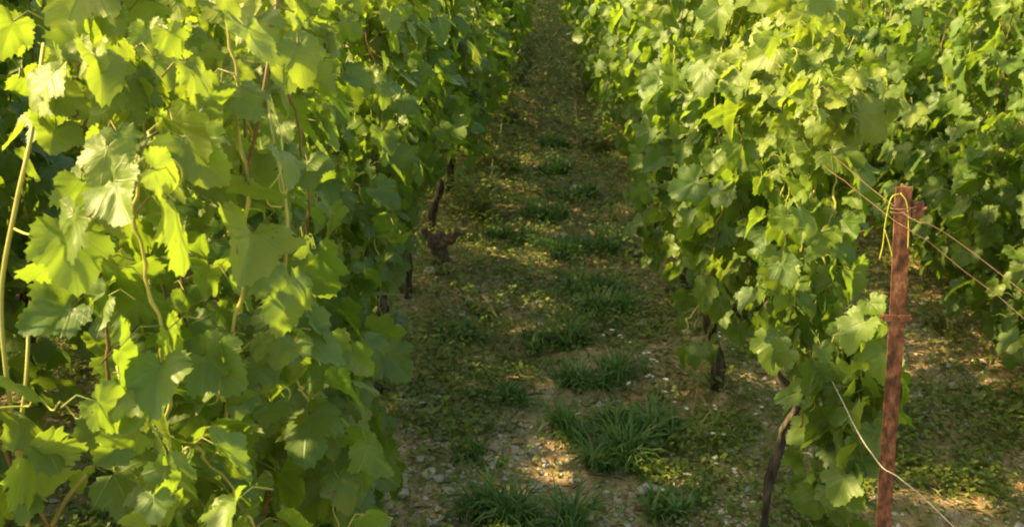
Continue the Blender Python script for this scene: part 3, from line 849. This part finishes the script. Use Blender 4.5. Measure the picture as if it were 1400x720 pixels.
def weed(x, y, h, n, sz, spreadr, seed, label, name='weed_plant', cat='weed', flowers=0, group=None, young=.1):
    rng = np.random.RandomState(seed)
    root = empty(name, (x, y, gz(x, y)))
    sm = MB(); lm = MB()
    fl = []
    n = int(n * .55); spreadr *= 1.5
    nst = max(4, n // 10)
    for s in range(nst):
        a = rng.uniform(0, 2 * PI); sp = spreadr * rng.uniform(.2, 1)
        hh = h * rng.uniform(.55, 1.05)
        b0 = rng.uniform(-.45, .45, 2) * spreadr
        p = smooth_path([(0, 0, -.01), (b0[0] + math.cos(a) * sp * .3, b0[1] + math.sin(a) * sp * .3, hh * .4), (b0[0] + math.cos(a) * sp, b0[1] + math.sin(a) * sp, hh)], 9)
        tube(sm, p, np.linspace(.0022, .0009, 9), 4)
        for j in range(n // nst):
            f = rng.randint(1, 9); c = p[f] + rng.normal(0, .006, 3)
            b = rng.uniform(0, 2 * PI); d = norm([math.cos(b), math.sin(b), rng.uniform(-.2, .8)])
            side = norm(np.cross(d, [0, 0, 1])); up = np.cross(side, d)
            L_ = sz * rng.uniform(.5, 1.2); W_ = L_ * rng.uniform(.28, .45)
            v = np.array([c, c + d * L_ * .35 + side * W_ + up * .15 * L_, c + d * L_ * .35 - side * W_ + up * .15 * L_, c + d * L_ * .75 + side * W_ * .7, c + d * L_ * .75 - side * W_ * .7, c + d * L_ - up * .15 * L_, c + d * L_ * .4, c + d * L_ * .75 - up * .03 * L_])
            lm.add(v, [np.array([[0, 1, 6], [0, 6, 2], [3, 5, 7], [7, 5, 4]])[:, ::-1], np.array([[1, 3, 7, 6], [6, 7, 4, 2]])[:, ::-1]], col=(rng.rand(), rng.rand() * young, 0, 1))
        fl.append(p[-1])
    sm.build('stem', M['cane_green'], root); lm.build('foliage', M['weed'], root)
    for j in range(flowers):
        c = fl[j % len(fl)] + rng.normal(0, .012, 3)
        fm = MB()
        for q_ in range(5):
            b = q_ * 2 * PI / 5; d = np.array([math.cos(b), math.sin(b), .35]); s = np.array([-math.sin(b), math.cos(b), 0]); r_ = .0055
            fm.add([c, c + d * r_ + s * r_ * .55, c + d * r_ * 1.5, c + d * r_ - s * r_ * .55], [np.array([[0, 1, 2, 3]])])
        fm.build('flower', M['petal'], root)
    return tag(root, label, cat, group)
WE = [
 (880, 500, .13, 90, .022, .09, 14, 'white flowering weed left of the tall seed stalk, just off the grass tufts'),
 (905, 545, .12, 80, .020, .09, 10, 'white flowering weed between the mid path tufts and the crooked trunk'),
 (975, 505, .13, 80, .020, .08, 10, 'white flowering weed under the near end of the right row'),
 (930, 660, .11, 80, .020, .09, 6, 'low flowering weed near the bottom, left of the crooked trunk'),
 (985, 610, .12, 90, .024, .09, 8, 'flowering weed nearest the crooked trunk'),
 (1290, 440, .15, 110, .024, .12, 10, 'white flowering weed behind the iron post under the second right row'),
 (1385, 455, .15, 90, .022, .12, 10, 'white flowering weed at the right edge under the second row'),
]
for i, (px, py, h, n, sz, sp, fl, lab) in enumerate(WE):
    x, y = ground_at(px, py + 12); weed(x, y, h, n, sz, sp, 500 + i, lab, 'flowering_weed', 'weed', fl, 'white flowering weeds')
WL = [
 (655, 430, .16, 170, .034, .15, 'leafy weed clump on bare soil just past the round stones'),
 (560, 585, .10, 90, .034, .10, 'small broad leaved weed at the foot of the nearest left vines'),
 (650, 590, .09, 110, .026, .13, 'low weed patch between left vines and grass tufts, near the bottom'),
 (930, 420, .20, 200, .040, .18, 'shady leafy weed under the right row'),
 (880, 355, .22, 200, .040, .18, 'tall leafy weed under the right row, beside the wide dark tuft'),
 (655, 300, .32, 420, .05, .17, 'tall leafy weed at the left row foot, just past the stump'),
 (680, 232, .48, 460, .055, .18, 'tall feathery weed leaning from the left row into the path'),
 (698, 172, .60, 460, .06, .2, 'taller weed farther along the left row, catching the sun'),
 (708, 118, .62, 420, .07, .22, 'distant tall weed at the edge of the left row'),
 (716, 84, .70, 420, .08, .26, 'most distant tall weed bending into the path from the left row'),
 (806, 130, .5, 360, .07, .22, 'distant leafy weed at the foot of the right row, far up the path'),
 (818, 205, .4, 360, .06, .20, 'leafy weed at the foot of the right row where the path darkens'),
 (1300, 470, .20, 160, .035, .15, 'leafy weed between the iron post and the second right row'),
 (975, 548, .17, 150, .035, .13, 'leafy weed hiding the foot of the second vine right of the path'),
 (562, 412, .16, 150, .035, .12, 'leafy weed at the foot of the left row just before the stump'),
 (610, 385, .14, 140, .03, .13, 'low leafy weed right of the stump foot, beside the round pale stone'),
 (1100, 700, .16, 120, .035, .12, 'leafy weed at the bottom between the crooked trunk and iron post'),
 (1000, 440, .2, 160, .04, .16, 'leafy weed in shade behind the crooked trunk'),
]
for i, (px, py, h, n, sz, sp, lab) in enumerate(WL):
    x, y = ground_at(px, py); weed(x, y, h, n, sz, sp, 600 + i, lab, young=.6)

# ------------------------------------------------------------------ stones
def stone_mesh(seed, sub=2):
    import bmesh
    bm = bmesh.new(); bmesh.ops.create_icosphere(bm, subdivisions=sub, radius=1)
    rng = random.Random(seed); off = Vector((rng.uniform(0, 50),) * 3)
    for v in bm.verts:
        d = 1 + .38 * mnoise.noise(v.co * 1.1 + off) + .14 * mnoise.noise(v.co * 3 + off)
        v.co = v.co * d
    me = bpy.data.meshes.new('stone'); bm.to_mesh(me); bm.free()
    for p_ in me.polygons: p_.use_smooth = True
    return me
SM = [stone_mesh(i, 3) for i in range(4)]
for m_ in SM: m_.materials.append(M['stone'])
pk = stone_mesh(9, 3); pk.materials.append(M['stone_pink'])
def stone(px, py, rx, ry, rz, rot, me, label, group=None):
    x, y = ground_at(px, py)
    o = bpy.data.objects.new('stone', me); COL.objects.link(o)
    o.location = (x, y, gz(x, y) + rz * .45); o.scale = (rx, ry, rz); o.rotation_euler = (0, 0, rot)
    return tag(o, label, 'stone', group)
stone(588, 392, .032, .026, .028, .3, SM[0], 'round pale stone on bare soil below the dead vine stump')
stone(546, 466, .030, .026, .024, 1, SM[1], 'rounded grey white stone at the foot of the left vines')
stone(988, 563, .040, .020, .020, -.7, pk, 'long pinkish stone left of the crooked trunk')
stone(886, 677, .040, .022, .018, .2, SM[2], 'jagged white stone near the bottom, right of the dark tuft')
stone(996, 634, .024, .016, .014, .1, SM[3], 'flat pale stone beside the crooked trunk')
stone(1022, 690, .022, .020, .018, .8, SM[1], 'small white stone at the bottom close to the crooked trunk')
stone(560, 568, .055, .024, .010, .1, SM[2], 'flat light slab of stone between the left vines and the path')
stone(592, 578, .045, .022, .012, .5, SM[0], 'pale flat stone with a bright tip, right of the slab')
stone(538, 590, .030, .018, .012, .2, SM[3], 'small flat stone nearer than the slab')
stone(790, 258, .06, .04, .035, .2, SM[0], 'grey stone up the path among shaded grass')
stone(768, 325, .035, .03, .022, .9, SM[2], 'small pale stone just behind the wide dark tuft')
stone(1338, 648, .020, .015, .010, .1, SM[3], 'bright white stone right of the iron post')
stone(612, 672, .030, .02, .012, .4, SM[1], 'small pale stone low in the photo left of the nearest tuft')
stone(880, 448, .024, .02, .016, .4, SM[1], 'small grey stone beside the tufts under the right row')
stone(628, 520, .020, .016, .010, .4, SM[3], 'small white stone alone on the bare soil left of the tufts')
# individually lying chalk pieces
srn = random.Random(77)
placed = 0
while placed < 260:
    x = srn.uniform(-.75, 2.1); y = 2.3 + 5.5 * srn.random() ** 1.6
    if placed % 3 == 0: x = srn.uniform(-.55, 0); y = srn.uniform(2.7, 4.6)
    d = fbm(x * 1.6 + 3, y * 1.6, 2)
    if float(d) < .44: continue
    r_ = srn.uniform(.006, .012) * srn.choice((1, 1, 1.8))
    o = bpy.data.objects.new('chalk_piece', SM[placed % 4]); COL.objects.link(o)
    o.location = (x, y, gz(x, y) + r_ * .3); o.scale = (r_ * srn.uniform(.9, 1.6), r_, r_ * srn.uniform(.5, .8)); o.rotation_euler = (srn.uniform(-.3, .3), 0, srn.uniform(0, 6))
    tag(o, 'thumb-sized chalk piece lying loose on the vineyard soil', 'stone', 'small chalk pieces scattered on the soil')
    placed += 1

# gravel, litter and the low ground cover: nobody could count these
ICO_V = None
def scatter(n, seed, power=1.7, y0=1.9, y1=24, xr=None, dens=None):
    rng = np.random.RandomState(seed)
    out = []
    while len(out) < n:
        k = n * 2
        y = y0 + (y1 - y0) * rng.rand(k) ** power
        x = rng.uniform(-1.0, 1.0, k) * (0.55 * y + .6) + .05 * y
        ok = (x > -3.4) & (x < 5)
        if dens is not None: ok &= rng.rand(k) < dens(x, y)
        out += list(zip(x[ok], y[ok]))
    return np.array(out[:n]), rng
def rowdist(x): return np.min(np.abs(np.asarray(x)[:, None] - np.array(ROWS)[None, :]), axis=1)

pts, rng = scatter(26000, 21, 2.4, dens=lambda x, y: np.clip((fbm(x * 1.6 + 3, y * 1.6, 2) - .35) * 3, .1, 1))
mb = MB()
oct_v = np.array([[1, 0, 0], [-.9, .2, 0], [.1, 1, 0], [0, -1, .1], [.1, .1, 1], [0, 0, -1], [.6, .6, .5], [-.6, -.5, .5]], float)
base_v = oct_v[:6]; base_f = np.array([[0, 2, 4], [2, 1, 4], [1, 3, 4], [3, 0, 4], [2, 0, 5], [1, 2, 5], [3, 1, 5], [0, 3, 5]])
n = len(pts); sc = (.002 + .009 * rng.rand(n) ** 2.2) * (1 + .05 * pts[:, 1]); a = rng.uniform(0, 6.28, n)
jit = 1 + rng.uniform(-.35, .35, (n, 6, 3))
V = base_v[None] * jit * sc[:, None, None] * np.array([1.2, 1, .7])
Rx = np.stack([V[..., 0] * np.cos(a)[:, None] - V[..., 1] * np.sin(a)[:, None], V[..., 0] * np.sin(a)[:, None] + V[..., 1] * np.cos(a)[:, None], V[..., 2]], -1)
Rx += np.stack([pts[:, 0], pts[:, 1], ground_h(pts[:, 0], pts[:, 1]) + sc * .2], -1)[:, None, :]
mb.add(Rx.reshape(-1, 3), [(base_f[None] + (np.arange(n) * 6)[:, None, None]).reshape(-1, 3)])
tag(mb.build('gravel', M['stone'], smooth=False), 'fine chalk gravel scattered over the brown soil between the vine rows', 'gravel', kind='stuff')

def leaflets(n, seed, size, hmax, mat, name, label, cat, dens, power=2.0, y1=24, young=.3, tilt=.8, narrow=.38):
    pts, rng = scatter(n, seed, power, y1=y1, dens=dens)
    x, y = pts[:, 0], pts[:, 1]
    gh = ground_h(x, y)
    g2 = 1 + (.13 if name == 'ground_cover' else .07) * y
    s = size * rng.uniform(.45, 1.25, n) * g2
    z = gh + hmax * rng.rand(n) ** 1.6 * g2 * (0.35 + .9 * fbm(x * 5, y * 5, 2)) 
    b = rng.uniform(0, 6.28, n); el = rng.uniform(-.3, 1, n) * tilt
    d = np.stack([np.cos(b) * np.cos(el), np.sin(b) * np.cos(el), np.sin(el)], -1)
    sd = np.stack([-np.sin(b), np.cos(b), rng.uniform(-.4, .4, n)], -1)
    c = np.stack([x, y, z], -1)
    wdt = (s * narrow)[:, None]; L_ = s[:, None]
    up = np.array([0, 0, 1.0])
    V = np.stack([c, c + d * L_ * .5 + sd * wdt * .5 + up * L_ * .08, c + d * L_ - up * L_ * .1, c + d * L_ * .5 - sd * wdt * .5 + up * L_ * .08], 1)
    f = np.array([[0, 1, 2], [0, 2, 3]])[:, ::-1]
    col = np.repeat(np.stack([rng.rand(n), rng.rand(n) * young, np.zeros(n), np.ones(n)], -1), 4, 0)
    mb = MB(); mb.add(V.reshape(-1, 3), [(f[None] + (np.arange(n) * 4)[:, None, None]).reshape(-1, 3)], col=col)
    tag(mb.build(name, mat), label, cat, kind='stuff')
def dens_green(x, y):
    d = np.clip((fbm(x * 2.3, y * 2.3, 3) - .44) * 8, 0.08, 1)
    row = np.clip(1.2 - rowdist(x) / .35, 0, 1) * .6
    return np.clip(d * .9 + row * .5 + np.clip((y - 3.5) / 4, 0, .85), 0, 1)
leaflets(330000, 31, .0165, .05, M['weed'], 'ground_cover', 'low green weeds matted over the soil of the path and under the vines', 'ground cover', dens_green, 2.2, narrow=.7)
leaflets(45000, 32, .034, .03, M['grass'], 'short_grass', 'short thin grass sprouting through the soil everywhere', 'grass', lambda x, y: np.clip((fbm(x * 3 + 7, y * 3, 3) - .38) * 5, .05, 1), 2.0, young=.7, tilt=1.5, narrow=.075)
leaflets(9000, 33, .028, .006, M['litter'], 'leaf_litter', 'dead brown leaves and bits of straw lying on the soil', 'leaf litter', lambda x, y: np.clip(.5 + .5 * fbm(x * 2 + 3, y * 2, 2) - rowdist(x), .1, 1), 2.0, tilt=.25, narrow=.5)
leaflets(9000, 34, .06, .006, M['straw'], 'straw_litter', 'pale straw fragments strewn on the soil', 'straw', lambda x, y: np.clip(.6 - .2 * fbm(x * 2 + 3, y * 2, 2), .1, 1), 2.0, tilt=.2, narrow=.035)
print('objects', len(bpy.data.objects))
